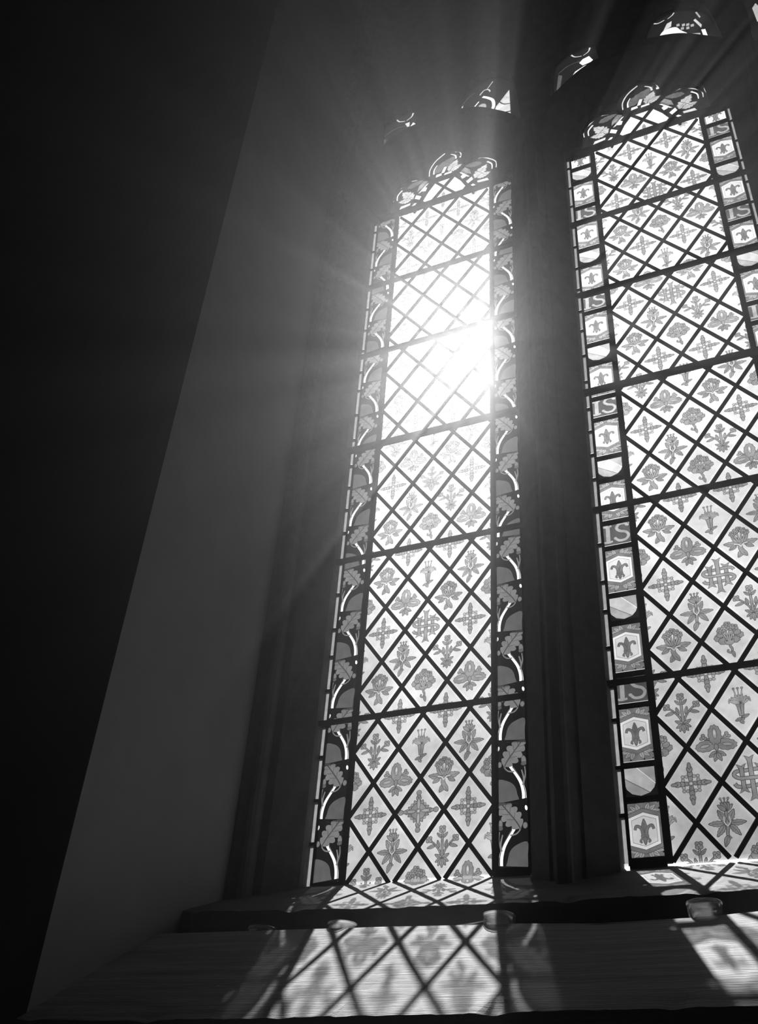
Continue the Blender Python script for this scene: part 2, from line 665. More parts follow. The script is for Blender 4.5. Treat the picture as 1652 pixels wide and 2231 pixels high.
def art_plant():
    a = Art()
    for sx in (-1, 1):
        a.stroke([(0, -.1), (sx * .12, .02), (sx * .25, .1)], .025, MID)
        a.flower(sx * .27, .11, .035)
        a.leaf(sx * .03, -.12, .25, .06, 90 - sx * 68, MID, teeth=.15)
        a.leaf(sx * .02, -.18, .2, .055, 90 - sx * 108, MID)
        a.leaf(0, .1, .15, .04, 90 - sx * 50, MID)
    a.stroke([(0, -.2), (0, .3)], .045, MID, .025)
    a.flower(0, .33, .04)
    a.leaf(0, -.16, .26, .075, 270, MID)
    return a


ARTS = dict(sprig=art_sprig, posy=art_posy, iris=art_iris, rose=art_rose, cross=art_cross, wheel_cross=lambda: art_cross(big=True),
            bouquet=art_bouquet, lily=art_lily, monogram=art_ihs, plant=art_plant)
_cache = {}


def painted(kind, keep=None):
    k = (kind, keep)
    if k not in _cache:
        _cache[k] = ARTS[kind]().build('painted_' + kind, keep, scale=U * (.97 if kind == 'monogram' else .90))
    return _cache[k]


# ------------------------------------------------------------------ glass panes
GT = 0.003      # half thickness of the glass
PY = -0.0045    # plane of the paint, on the room side


def pane_mesh(name, poly, matf, inset=0.24):
    """a slab of glass with the outline poly (x, z) in metres; front face with a wiped rim"""
    n = len(poly)
    cx = sum(q[0] for q in poly) / n
    cz = sum(q[1] for q in poly) / n
    inn = [(cx + (x - cx) * (1 - inset), cz + (z - cz) * (1 - inset)) for x, z in poly]
    V = [(x, -GT, z) for x, z in poly] + [(x, -GT, z) for x, z in inn] + [(x, GT, z) for x, z in poly]
    F = [tuple(range(n, 2 * n))] + [(i, (i + 1) % n, n + (i + 1) % n, n + i) for i in range(n)]
    mi = [0] * (n + 1)
    F.append(tuple(range(2 * n, 3 * n))[::-1])
    mi.append(1)
    for i in range(n):
        F.append((i, 2 * n + i, 2 * n + (i + 1) % n, (i + 1) % n))
        mi.append(1)
    me = mesh(name, V, F, [matf, M_CLEAR], mi)
    at = me.attributes.new('rim', 'FLOAT', 'POINT')
    at.data.foreach_set('value', [1.0] * n + [0.0] * n + [1.0] * n)
    return me


def clip(poly, region):          # Sutherland-Hodgman, region convex and counter-clockwise
    out = poly
    m = len(region)
    for i in range(m):
        a, b = region[i], region[(i + 1) % m]
        src, out = out, []
        for j in range(len(src)):
            p, q = src[j], src[(j + 1) % len(src)]
            sp = (b[0] - a[0]) * (p[1] - a[1]) - (b[1] - a[1]) * (p[0] - a[0])
            sq = (b[0] - a[0]) * (q[1] - a[1]) - (b[1] - a[1]) * (q[0] - a[0])
            if sp >= 0:
                out.append(p)
            if sp * sq < 0:
                t = sp / (sp - sq)
                out.append((p[0] + (q[0] - p[0]) * t, p[1] + (q[1] - p[1]) * t))
        if len(out) < 3:
            return []
    o = []
    for q in out:
        if not o or math.hypot(q[0] - o[-1][0], q[1] - o[-1][1]) > 1e-4:
            o.append(q)
    return o if len(o) > 2 else []


def area(p):
    return abs(sum(p[i][0] * p[(i + 1) % len(p)][1] - p[(i + 1) % len(p)][0] * p[i][1] for i in range(len(p)))) / 2


BOT = 0.06
TOP = 20.12
MAIN = [(0, BOT), (3, BOT), (3, TOP - .1), (2.85, TOP), (.15, TOP), (0, TOP - .1)]
HEAD = [(.55, TOP), (2.45, TOP), (2.05, 21.0), (1.82, 21.35), (1.18, 21.35), (.95, 21.0)]
BARS = [(3.40, .10, .012), (7.47, .10, .012), (10.87, .17, .016), (14.22, .10, .012), (17.05, .10, .012), (20.13, .20, .016)]
LOBE_L = [(-.45, 20.1), (.55, 20.1), (.95, 21.0), (1.18, 21.35), (1.18, 21.5), (.88, 21.62), (.8, 21.9), (.38, 22.0), (-.1, 21.8), (-.32, 21.4), (-.38, 20.7)]
LOBE_C = [(.88, 21.62), (1.18, 21.35), (1.82, 21.35), (2.12, 21.62), (2.28, 22.15), (2.03, 22.65), (1.5, 23.0), (.97, 22.65), (.72, 22.15)]
OPENING = [(-.79, 0.0), (3.79, 0.0), (3.79, 20.2), (3.3, 20.25), (3.28, 20.7), (3.22, 21.3), (3.0, 21.7), (2.62, 21.9), (2.2, 21.75), (2.12, 21.72), (2.2, 22.15), (1.98, 22.55),
           (1.5, 22.9), (1.02, 22.55), (.8, 22.15), (.88, 21.72), (.8, 21.75), (.38, 21.9), (0, 21.7), (-.22, 21.3), (-.28, 20.7), (-.3, 20.25), (-.79, 20.2)]
MOTIFS = {0: ['bouquet', 'posy', 'iris'], 1: ['rose', 'sprig'], 2: ['cross', None, 'cross'], 3: ['iris', 'bouquet'], 4: ['sprig', 'lily', 'rose'], 5: ['cross', 'cross']}
MIDS = {2: 'wheel_cross', 8: 'monogram', 14: 'plant', 20: 'monogram', 26: 'monogram'}
FULL = pane_mesh('quarry', [(-.5 * U, 0), (0, -H), (.5 * U, 0), (0, H)], M_QUARRY)


def sc_(poly, cx=0, cz=0):
    return [((x - cx) * U, (z - cz) * U) for x, z in poly]


def lattice(win, mids):
    for row in range(0, 33):
        even = row % 2 == 0
        xs = (.5, 1.5, 2.5) if even else (0, 1, 2, 3)
        for i, cx in enumerate(xs):
            cz = row * HU
            dia = [(cx - .5, cz), (cx, cz - HU), (cx + .5, cz), (cx, cz + HU)]
            region = MAIN if cz < TOP + .05 else HEAD
            if row == 30 and cx == 1.5:
                continue
            c = clip(dia, region)
            if not c or area(c) < .02:
                continue
            full = abs(area(c) - area(dia)) < 1e-4
            me = FULL if full else pane_mesh('quarry', sc_(c, cx, cz), M_QUARRY)
            o = obj('quarry', me, win, (cx * U, 0, cz * U))
            k = MOTIFS[row % 6]
            if even:
                kind = k[i] or mids.get(row, 'monogram')
                if row % 12 == 10 and kind == 'sprig':
                    kind = 'bouquet'
                if row == 0 and i == 0:
                    kind = 'sprig'
            elif 0 < i < 3:
                kind = k[i - 1]
            else:
                kind = {1: 'lily', 3: 'posy', 5: 'sprig'}[row % 6]
            keep = None
            if row == 0:
                keep = 'T'
            elif row == 30:
                keep = 'B'
            elif row > 30:
                kind = None
            elif not even and i == 0:
                keep = 'R'
            elif not even and i == 3:
                keep = 'L'
            if kind:
                q = obj('painted_' + kind, painted(kind, keep), o, (0, PY, 0))
                if not full and not keep:
                    pass
    # the middle quarry above the top bar
    for row, cx in ((30, 1.5),):
        cz = row * HU
        o = obj('quarry', FULL, win, (cx * U, 0, cz * U))
        obj('painted_cross', painted('cross'), o, (0, PY, 0))
    # cames: every diagonal is one strip of lead
    W = .086 * U
    for sgn in (-1, 1):
        for k in range(-4, 40):
            # line: x = x0 + t, z = z0 + sgn * 2HU * t
            z0 = (2 * k + 0) * HU
            pts = []
            for seg, xa, xb in ((MAIN, 0, 3), (HEAD, .5, 2.5)):
                best = None
                N = 240
                ins = []
                for i in range(N + 1):
                    x = xa + (xb - xa) * i / N
                    z = z0 + sgn * 2 * HU * x
                    if all((b[0] - a[0]) * (z - a[1]) - (b[1] - a[1]) * (x - a[0]) >= -1e-6 for a, b in zip(seg, seg[1:] + seg[:1])):
                        ins.append((x, z))
                if len(ins) > 6:
                    pts.append((ins[0], ins[-1]))
            for p, q in pts:
                mb = MB()
                mb.bar((p[0] * U, p[1] * U), (q[0] * U, q[1] * U), W, .008, 0.0)
                obj('lead_came', mb.mesh('lead_came', M_LEAD), win)


def came(win, pts, w, name='lead_came', d=.010, m=None, y=0.0):
    mb = MB()
    for p, q in zip(pts[:-1], pts[1:]):
        mb.bar((p[0] * U, p[1] * U), (q[0] * U, q[1] * U), w * U, d, y)
    return obj(name, mb.mesh(name, m or M_LEAD), win)


def oak_unit(first=False):
    """one leaf of the oak border; x from -.64 (outer) to -.06 (inner), z 0..1.19"""
    a = Art()
    a.poly([(-.645, -.02), (-.055, -.02), (-.055, 1.2), (-.645, 1.2)], BLACK)
    # plain grey piece
    a.poly(curve([(-.62, -.0), (-.24, -.02), (-.25, .14), (-.3, .3), (-.42, .4), (-.62, .44), (-.62, .2), (-.62, -.0)])[:-1], ODIM)
    # white branch
    a.line(curve([(-.12, .0), (-.13, .2), (-.2, .42), (-.38, .7)]), .085, OWHITE, .06)
    a.line(curve([(-.1, .02), (-.105, .2), (-.17, .42), (-.34, .68)]), .016, OLINE)
    a.line(curve([(-.14, .3), (-.12, .42), (-.16, .6)]), .04, OLEAF, .025)
    a.line(curve([(-.13, .34), (-.09, .5), (-.1, .66)]), .03, OLEAF, .02)
    a.line(curve([(-.3, .58), (-.42, .6), (-.5, .7), (-.48, .84)]), .03, OLEAF, .02)
    # oak leaf
    ax, az, L = -.5, .70, .66
    c, d = math.cos(math.radians(52)), math.sin(math.radians(52))
    up, dn = [], []
    for i in range(25):
        t = i / 24
        w = .19 * math.sin(math.pi * t ** .85) ** .6 if 0 < t < 1 else .004
        if i % 5 == 0:
            w *= .62
        elif i % 5 in (1, 4):
            w *= .9
        up.append((t * L, w))
        dn.append((t * L, -w))
    leaf = [(max(-.635, min(-.065, ax + X * c - Z * d)), min(1.19, az + X * d + Z * c)) for X, Z in up + dn[::-1]]
    a.poly(leaf, OLEAF)
    a.line(curve([(-.5, .68), (-.42, .82), (-.28, 1.0), (-.16, 1.15)]), .022, OLINE)
    a.line(curve([(-.48, .68), (-.4, .81), (-.27, .99)]), .012, OLEAF)
    for t, sg in ((.3, 1), (.3, -1), (.5, 1), (.5, -1), (.7, 1), (.7, -1)):
        bx, bz = ax + t * L * c, az + t * L * d
        ex, ez = bx + (.1 * c - sg * .1 * d), bz + (.1 * d + sg * .1 * c)
        a.line([(bx, bz), (ex, ez)], .009, OLINE)
    # acorns and bud
    a.ell(-.115, .78, .042, .09, 6, OLEAF, .01, 12, OLINE)
    a.ell(-.115, .72, .05, .035, 6, ODIM, .008, 10, OLINE)
    a.ell(-.585, .74, .04, .055, 0, OLEAF, .008, 10, OLINE)
    a.ell(-.61, 1.06, .025, .05, -10, OWHITE, 0, 8)
    # lead between the pieces
    a.line([(-.645, -.03), (-.055, .03)], .05, BLACK)
    a.line([(-.645, .50), (-.3, .40), (-.25, .3)], .04, BLACK)
    return a


def fleur_unit(h):
    a = Art()
    w = .30
    a.poly([(-w, 0), (w, 0), (w, h), (-w, h)], LEAF)
    for sx in (-1, 1):
        for z0, sg in ((0, 1), (h, -1)):
            for ang, L in ((8, .24), (38, .2), (68, .13)):
                q = ang if sg < 0 else -ang
                q = q if sx > 0 else 180 - q
                a.leaf(sx * .06, z0 + sg * (.2 if ang < 50 else .16), L, .042, q, MID, .01, .25)
            a.ell(sx * .27, z0 + sg * .03, .02, .012, 30, BLACK, 0, 7)
            a.ell(sx * .12, z0 + sg * .02, .02, .012, -30, BLACK, 0, 7)
            a.ell(sx * .28, z0 + sg * .14, .012, .02, 10, BLACK, 0, 7)
    c = h / 2

    def hexa(k):
        return [(0, c + .36 * k), (.285 * k, c + .26 * k), (.285 * k, c - .26 * k), (0, c - .36 * k), (-.285 * k, c - .26 * k), (-.285 * k, c + .26 * k)]
    a.poly(hexa(1.12), LINE)
    a.poly(hexa(1.08), LEAF)
    a.poly(hexa(.92), LINE)
    a.poly(hexa(.89), CLEAR)
    a.poly(hexa(.74), LINE)
    a.poly(hexa(.72), WHITE)
    a.leaf(0, c - .16, .36, .055, 90, LEAF, vein=True)
    for sx in (-1, 1):
        a.stroke([(sx * .02, c - .1), (sx * .05, c + .04), (sx * .13, c + .09), (sx * .16, c + .02)], .045, LEAF, .03, ow=.01)
        a.stroke([(sx * .02, c - .1), (sx * .08, c - .17), (sx * .05, c - .2)], .03, LEAF, .02, ow=.008)
    a.stroke([(-.07, c - .09), (.07, c - .09)], .025, LEAF, ow=.009)
    a.leaf(0, c - .1, .13, .03, 270, LEAF, vein=False)
    return a


def shield_unit(h):
    a = Art()
    w = .30
    a.poly([(-w, -.06), (w, -.06), (w, h + .03), (-w, h + .03)], BLACK)
    sh = [(-.27, h), (.27, h), (.27, h * .45), (.24, h * .25), (.15, h * .08), (0, 0), (-.15, h * .08), (-.24, h * .25), (-.27, h * .45)]
    a.poly(sh, MID)
    a.poly([(-.27, h), (-.27, h * .62), (.16, h * .09), (.24, h * .25), (.265, h * .38), (-.06, h)], SOFT)
    a.line([(-.06, h), (.265, h * .38)], .014, CLEAR)
    a.line([(-.27, h * .62), (.16, h * .09)], .012, LINE)
    return a


def letter_unit(h):
    a = Art()
    w = .30
    a.poly([(-w, 0), (w, 0), (w, h), (-w, h)], DIM)
    a.poly([(-w, h - .03), (w, h - .03), (w, h), (-w, h)], BLACK)
    # I
    a.line(curve([(-.17, .07), (-.165, .28), (-.16, h - .09)]), .085, MID)
    for z in (.07, h - .09):
        a.line(curve([(-.27, z + .02), (-.17, z), (-.08, z + .02)]), .045, MID)
    a.line(curve([(-.26, h - .07), (-.2, h - .05), (-.12, h - .1)]), .03, MID)
    # S
    a.line(curve([(.24, h - .12), (.2, h - .06), (.08, h - .06), (.02, h - .15), (.08, h - .23), (.2, h - .28), (.25, h - .37), (.19, h - .46), (.06, h - .47), (-.02, h - .4)]), .065, MID, .055)
    a.ell(.25, h - .11, .03, .03, 0, MID, 0, 9)
    a.ell(-.02, h - .4, .035, .035, 0, MID, 0, 9)
    a.line(curve([(.2, h - .06), (.26, h - .03), (.28, h - .08)]), .02, MID)
    return a


def oak_border(win):
    meshes = {}
    P = 1.19
    slab = pane_mesh('border_pane', sc_([(-.645, 0), (-.055, 0), (-.055, P - .01), (-.645, P - .01)]), M_BORDER)
    slabm = pane_mesh('border_pane', sc_([(.055, 0), (.645, 0), (.645, P - .01), (.055, P - .01)]), M_BORDER)
    left = oak_unit().build('painted_oak_leaf')
    a = oak_unit()
    a2 = Art()
    a2.polys = [([(-.7 - x, z) for x, z in pts][::-1], t) for pts, t in a.polys]
    right = a2.build('painted_oak_leaf')
    for side in (0, 1):
        n = 17
        for i in range(n):
            z0 = .15 + i * P
            if z0 + P > 20.5:
                continue
            flip = (i % 2 == 1)
            if side == 0:
                me, base, sm = (right if flip else left), 0.0, slab
            else:
                me, base, sm = (left if flip else right), 3.7, slab
            o = obj('border_pane', sm, win, (base * U, 0, z0 * U))
            obj('painted_oak_leaf', me, o, (0, PY, 0))


def heraldic_border(win):
    seq = [('fleur', 1.03, .10), ('shield', .54, .10), ('fleur', 1.05, .09), ('letter', .55, .10)]
    builders = dict(fleur=fleur_unit, shield=shield_unit, letter=letter_unit)
    names = dict(fleur='painted_fleur_de_lis', shield='painted_shield', letter='painted_initials')
    cache = {}
    for side, cx in ((0, -.36), (1, 3.36)):
        z = .09
        i = 0
        while z < 19.9:
            kind, h, gap = seq[i % 4]
            if side == 1:
                kind = {'shield': 'letter', 'letter': 'shield'}.get(kind, kind)
            i += 1
            hh = round(min(h, 20.1 - z), 3)
            if hh < .3:
                break
            if (kind, hh) not in cache:
                cache[kind, hh] = (pane_mesh('border_pane', sc_([(-.30, 0), (.30, 0), (.30, hh), (-.30, hh)]), M_BORDER), builders[kind](hh).build(names[kind]))
            sm, am = cache[kind, hh]
            o = obj('border_pane', sm, win, (cx * U, 0, z * U))
            obj(names[kind], am, o, (0, PY, 0))
            came(win, [(cx - .3, z + hh + gap / 2), (cx + .3, z + hh + gap / 2)], gap * 1.1)
            z += h + gap


def fillets(win, tone=M_FILLET):
    rnd = random.Random(3)
    for x0, x1 in ((-.795, -.675), (3.675, 3.795)):
        z = .08
        while z < 20.0:
            L = rnd.choice((.75, .8, .85, .62))
            z1 = min(z + L, 20.1)
            obj('fillet_pane', pane_mesh('fillet_pane', sc_([(x0, z), (x1, z), (x1, z1), (x0, z1)]), tone, .02), win)
            came(win, [(x0 - .03, z1 + .035), (x1 + .03, z1 + .035)], .08, d=.0068)
            z = z1 + .07


def head_lights(win):
    def curl(a, cx, cz, r, q0, q1, w, tone=SOFT):
        pts = [(cx + r * math.cos(math.radians(q0 + (q1 - q0) * i / 8)), cz + .8 * r * math.sin(math.radians(q0 + (q1 - q0) * i / 8))) for i in range(9)]
        a.line(pts, w * .3, tone, w)

    def side(mir):
        a = Art()
        P = lambda pts: [((3 - x) if mir else x, z) for x, z in pts]
        a.poly(P(LOBE_L), BLACK)
        A2 = lambda pts, t: a.poly(P(pts), t)
        def LF(x, z, L, w, ang, tone, teeth=.3):
            a.leaf(3 - x if mir else x, z, L, w, 180 - ang if mir else ang, tone, .02, teeth, True, 10)
        LF(.5, 20.78, .62, .19, 128, MID)
        LF(.42, 20.75, .42, .13, 168, MID)
        LF(.3, 21.42, .5, .12, 15, DIM)
        A2([(.62, 21.05), (.78, 21.2), (.98, 21.42), (.82, 21.5), (.66, 21.3)], LEAF)
        A2([(.72, 21.12), (.76, 21.1), (.95, 21.36), (.9, 21.38)], LINE)
        A2([(.66, 20.95), (.74, 20.98), (1.0, 21.32), (.93, 21.3)], WHITE)
        for pts, w, t in ((((-.18, 20.95), (-.17, 21.25), (.02, 21.5), (.3, 21.72), (.6, 21.68)), .05, SOFT),
                          (((-.05, 20.95), (-.04, 21.2), (.1, 21.4)), .05, CLEAR),
                          (((.15, 20.75), (.3, 20.95), (.45, 21.1)), .02, LINE)):
            a.line(P(curve(list(pts))), w * .5, t, w)
        A2([(.55, 20.75), (.72, 20.62), (.78, 20.75), (.6, 20.9)], CLEAR)
        A2([(.78, 21.0), (.9, 20.95), (.95, 21.1), (.85, 21.2)], CLEAR)
        A2([(.05, 20.45), (.4, 20.5), (.42, 20.6), (.1, 20.58)], SOFT)
        A2([(-.1, 20.3), (.35, 20.32), (.35, 20.38), (-.05, 20.36)], SOFT)
        A2([(.5, 20.3), (.62, 20.5), (.55, 20.52), (.45, 20.4)], CLEAR)
        A2([(.75, 20.55), (.9, 21.0), (.83, 20.9), (.7, 20.6)], BLACK)
        o = obj('head_pane', pane_mesh('head_pane', sc_(P(LOBE_L) if not mir else P(LOBE_L)[::-1]), M_BORDER), win)
        obj('painted_scroll_leaf', a.build('painted_scroll_leaf'), o, (0, PY, 0))
    side(False)
    side(True)
    a = Art()
    a.poly(LOBE_C, BLACK)
    a.leaf(1.14, 21.72, .95, .2, 36, DIM, .02, .25, True, 12)
    a.leaf(1.66, 21.56, .55, .17, 62, MID, .02, .3, True, 10)
    a.leaf(1.7, 21.56, .4, .12, 24, MID, .02, .3, True, 10)
    a.line(curve([(1.0, 21.65), (1.02, 22.0), (1.2, 22.35), (1.5, 22.6)]), .03, SOFT, .05)
    a.line(curve([(1.15, 21.68), (1.16, 21.9), (1.25, 22.1)]), .05, CLEAR, .02)
    a.line(curve([(1.85, 22.5), (2.0, 22.4), (2.06, 22.15)]), .05, SOFT, .03)
    a.line(curve([(1.7, 22.45), (1.85, 22.3), (1.88, 22.12)]), .03, SOFT, .06)
    a.poly([(1.22, 21.48), (1.42, 21.5), (1.4, 21.6), (1.24, 21.6)], CLEAR)
    a.poly([(1.5, 21.46), (1.75, 21.46), (1.74, 21.54), (1.52, 21.54)], CLEAR)
    a.poly([(1.4, 21.6), (1.5, 21.6), (1.58, 21.85), (1.5, 21.88)], CLEAR)
    a.poly([(2.0, 22.1), (2.08, 22.08), (2.08, 22.16), (2.0, 22.18)], CLEAR)
    o = obj('head_pane', pane_mesh('head_pane', sc_(LOBE_C), M_BORDER), win)
    obj('painted_scroll_leaf', a.build('painted_scroll_leaf'), o, (0, PY, 0))
    came(win, HEAD[1:] + HEAD[:1], .07)
    came(win, [(.88, 21.62), (1.18, 21.35)], .06)
    came(win, [(2.12, 21.62), (1.82, 21.35)], .06)


def window(name, x0, label, border, mids):
    w = bpy.data.objects.new(name, None)
    COL.objects.link(w)
    w.location = (x0, 0, 0)
    tag(w, label, kind='structure')
    lattice(w, mids)
    border(w)
    fillets(w)
    head_lights(w)
    for x in (0, 3):
        came(w, [(x - .01 if x == 0 else x + .01, .05), (x - .01 if x == 0 else x + .01, TOP)], .13, d=.011)
    for x, cw in ((-.655, .06), (3.655, .06), (-.80, .04), (3.80, .04)):
        came(w, [(x, .05), (x, 20.15)], cw, d=.0076)
    for xa, xb in ((-.66, -.05), (3.05, 3.66)):
        came(w, [(xa, .06), (xb, .06)], .22)
    for z, h, r in BARS:
        mb = MB()
        e = .86 if z < 20 else .55
        mb.bar((-e * U, z * U), ((3 + e) * U, z * U), h * U, .014, -.014, .25)
        obj('saddle_bar', mb.mesh('saddle_bar', M_IRON), w)
    return w


# ------------------------------------------------------------------ the wall, its embrasure and the sloping sills
XL = -0.205          # left reveal
XR = 2.05            # right reveal, out of the frame
YF = -0.635          # room face of the window wall
ZC, ZF = 4.6, -2.1   # ceiling, floor
mb = MB()
mb.box((-4.5, YF, ZF), (XL, 0.05, ZC))
mb.box((XR, YF, ZF), (5.0, 0.05, ZC))
mb.box((XL, YF, 4.25), (XR, 0.05, ZC))
mb.box((XL, YF - .0, ZF), (XR, 0.05, -0.42))
o = obj('wall_front', mb.mesh('wall_front', M_PLASTER))
tag(o, 'thick plastered wall with the deep plain reveal left of the window', kind='structure')


def slab_from_lines(name, back, front, zb, nx, mat_, jit, label, drop=None):
    """sloping stone: back and front edges are lists of (x, y, z); the front edge is worn"""
    rnd = random.Random(len(name) * 7 + int(nx))

    def at(L, x):
        for a, b in zip(L[:-1], L[1:]):
            if x <= b[0] or b is L[-1]:
                t = (x - a[0]) / (b[0] - a[0])
                return Vector(a).lerp(Vector(b), t)
    x0, x1 = back[0][0], back[-1][0]
    V = []
    ny = 8
    for i in range(nx + 1):
        x = x0 + (x1 - x0) * i / nx
        A, B = at(back, x), at(front, x)
        for j in range(ny + 1):
            q = A.lerp(B, j / ny)
            q.z += rnd.uniform(-1, 1) * jit * .1
            if j == ny:
                w_ = math.sin(x * 23) + math.sin(x * 57 + 1) * .7 + math.sin(x * 131 + 2) * .5
                ch = max(0.0, math.sin(x * 17.3 + 1.1) * math.sin(x * 41.7)) ** 3
                q.z += jit * (w_ * .25 - rnd.random() * .25 - ch * 1.6)
                q.y += jit * (w_ * .2 + ch * 1.8)
            V.append((x, q.y, q.z))
        V.append((x, B.y + jit * 1.0, zb))
        V.append((x, A.y, zb))
    m = ny + 3
    F = []
    for i in range(nx):
        for j in range(m):
            F.append((i * m + j, (i + 1) * m + j, (i + 1) * m + (j + 1) % m, i * m + (j + 1) % m))
    F.append(tuple(range(m)))
    F.append(tuple(nx * m + k for k in range(m))[::-1])
    o = obj(name, mesh(name, V, [f[::-1] for f in F], [mat_]))
    return tag(o, label, kind='structure')


slab_from_lines('trim_1', [(XL, .03, .026), (-.086, .03, .027), (.43, .03, .017), (.61, .03, .015), (XR, .03, .006)],
                [(XL, -.275, -.108), (-.10, -.275, -.114), (.13, -.275, -.124), (.30, -.275, -.129), (.44, -.275, -.132), (.62, -.275, -.135), (XR, -.275, -.138)],
                -.40, 220, M_SILL, .003, 'upper sloping stone sill with worn edge under the stained glass')
slab_from_lines('trim_2', [(XL, -.345, -.170), (.02, -.345, -.175), (.15, -.345, -.178), (.28, -.345, -.181), (.40, -.345, -.185), (.51, -.345, -.188), (.63, -.345, -.194), (.78, -.345, -.193), (.87, -.345, -.189), (XR, -.345, -.189)],
                [(XL, -.655, -.375), (.007, -.655, -.3805), (.243, -.655, -.381), (.57, -.655, -.381), (.755, -.655, -.380), (XR, -.655, -.378)],
                -.42, 260, M_LEDGE, .0022, 'lower sloping board with horizontal grain below the stone sill')
# narrow flat step between the two slopes
mb = MB()
mb.box((XL, -.350, -.41), (XR, -.26, -.196))
o = obj('trim_3', mb.mesh('trim_3', M_STONE))
tag(o, 'narrow level step in shadow between upper sill and lower board', kind='structure')

# jamb moulding and mullions
JZ0, JZ1 = -.12, 4.25
jamb = [(-.206, .006), (-.206, -.14), (-.198, -.139), (-.190, -.128), (-.184, -.124), (-.178, -.131), (-.168, -.132), (-.162, -.124), (-.160, -.112), (-.162, -.098), (-.152, -.094), (-.143, -.094), (-.09, -.03), (-.089, .006)]
mb = MB()
mb.prism(jamb, JZ0, JZ1)
o = obj('trim_4', mb.mesh('trim_4', M_STONE))
tag(o, 'moulded stone jamb with rolls and hollow left of the oak leaf light', kind='structure')


def mullion(name, c, label, z1):
    hw = .0875
    half = [(hw, .006), (hw, -.03), (.036, -.086), (.030, -.083), (.024, -.094), (.017, -.106), (.016, -.118), (.010, -.124)]
    prof = [(c + x, y) for x, y in half] + [(c - x, y) for x, y in half[::-1]]
    m_ = MB()
    m_.prism(prof[::-1], JZ0, z1)
    o_ = obj(name, m_.mesh(name, M_STONE))
    return tag(o_, label, kind='structure')


MC = .5185
mullion('trim_5', MC, 'moulded stone mullion between the two stained glass lights', 21.2 * U)
mullion('trim_6', MC + DX, 'moulded stone mullion right of the heraldic light, top corner', 21.2 * U)

# tracery: a plate pierced by the heads of the lights and the small openings over them
EYES = []
for k in (0, 1):
    ox = k * DX / U
    EYES.append([(-1.02 + ox, 22.0), (-.45 + ox, 22.8), (.45 + ox, 23.7), (.5 + ox, 24.8), (.34 + ox, 25.75), (-.26 + ox, 25.8), (-.86 + ox, 25.3), (-1.0 + ox, 23.6)])
    EYES.append([(4.02 + ox, 22.0), (4.0 + ox, 23.6), (3.78 + ox, 25.2), (3.1 + ox, 25.98), (2.3 + ox, 25.85), (1.95 + ox, 24.8), (2.3 + ox, 23.9), (3.4 + ox, 22.8)])
OX3 = 2 * DX / U


def smooth_loop(p, n=4):
    m = len(p)
    q = curve([p[-2], p[-1]] + list(p) + [p[0], p[1]], n)
    return q[2 * n:(m + 2) * n]


EYES.append([(-1.22 + OX3, 22.4), (-.45 + OX3, 22.8), (.45 + OX3, 23.7), (.5 + OX3, 24.8), (.34 + OX3, 25.75), (-.26 + OX3, 25.8), (-.86 + OX3, 25.5), (-1.18 + OX3, 25.1), (-1.2 + OX3, 23.6)])


EYES = [smooth_loop(e) for e in EYES]


def pierced(outer, holes, y0, y1, name, m):
    ov, of, top = overlay([outer] + holes)
    fs = [f for f, k in zip(of, top) if k == 0]
    n = len(ov)
    VV = [(q[0] * U, y0, q[1] * U) for q in ov] + [(q[0] * U, y1, q[1] * U) for q in ov]
    FF = list(fs) + [tuple(i + n for i in f[::-1]) for f in fs]
    cnt = {}
    for f in fs:
        for i in range(len(f)):
            cnt[(f[i], f[(i + 1) % len(f)])] = 1
    for (a_, b_) in list(cnt):
        if (b_, a_) not in cnt:
            FF.append((b_, a_, a_ + n, b_ + n))
    return mesh(name, VV, FF, [m])


ZP = 19.4
head_open = [[(x + k * DX / U, max(z, ZP - 1)) for x, z in OPENING] for k in (0, 1)]
plate = [(XL / U - .05, ZP), (XR / U, ZP), (XR / U, 4.25 / U), (XL / U - .05, 4.25 / U)]
me = pierced(plate, head_open + EYES, -.03, .008, 'trim_7', M_STONE)
o = obj('trim_7', me)
tag(o, 'dark stone tracery with cusped heads over the lights', kind='structure')
# blank stone beyond the second mullion, out of the frame
mb = MB()
mb.box((MC + DX + .08, -.03, JZ0), (XR, .02, ZP * U + .02))
o = obj('wall_right', mb.mesh('wall_right', M_STONE))
tag(o, 'stone beyond the second mullion at the right edge', kind='structure')


def rib(name, path, label):      # moulded arch over one light
    secp = [(.6, -.03), (.17, -.115), (-.17, -.115), (-.6, -.03)]
    pts = curve(path, 6)
    n = len(pts)
    V, F = [], []
    for i, (x, z) in enumerate(pts):
        a_, b_ = pts[max(i - 1, 0)], pts[min(i + 1, n - 1)]
        dx, dz = b_[0] - a_[0], b_[1] - a_[1]
        l = math.hypot(dx, dz)
        for t, y in secp:
            V.append(((x - dz / l * t) * U, y, (z + dx / l * t) * U))
    for i in range(n - 1):
        for j in range(4):
            F.append((i * 4 + j, i * 4 + (j + 1) % 4, i * 4 + 4 + (j + 1) % 4, i * 4 + 4 + j))
    F += [(3, 2, 1, 0), tuple((n - 1) * 4 + j for j in range(4))]
    o_ = obj(name, mesh(name, V, F, [M_STONE]))
    return tag(o_, label, kind='structure')


PATH = [(-1.5, 20.6), (-1.0, 21.55), (-.45, 22.2), (.34, 22.85), (1.5, 23.1), (2.66, 22.85), (3.45, 22.2), (4.0, 21.55), (4.5, 20.6)]
rib('trim_8', PATH, 'stone arch moulding over the oak leaf light')
rib('trim_9', [(x + DX / U, z) for x, z in PATH], 'stone arch moulding over the heraldic light')

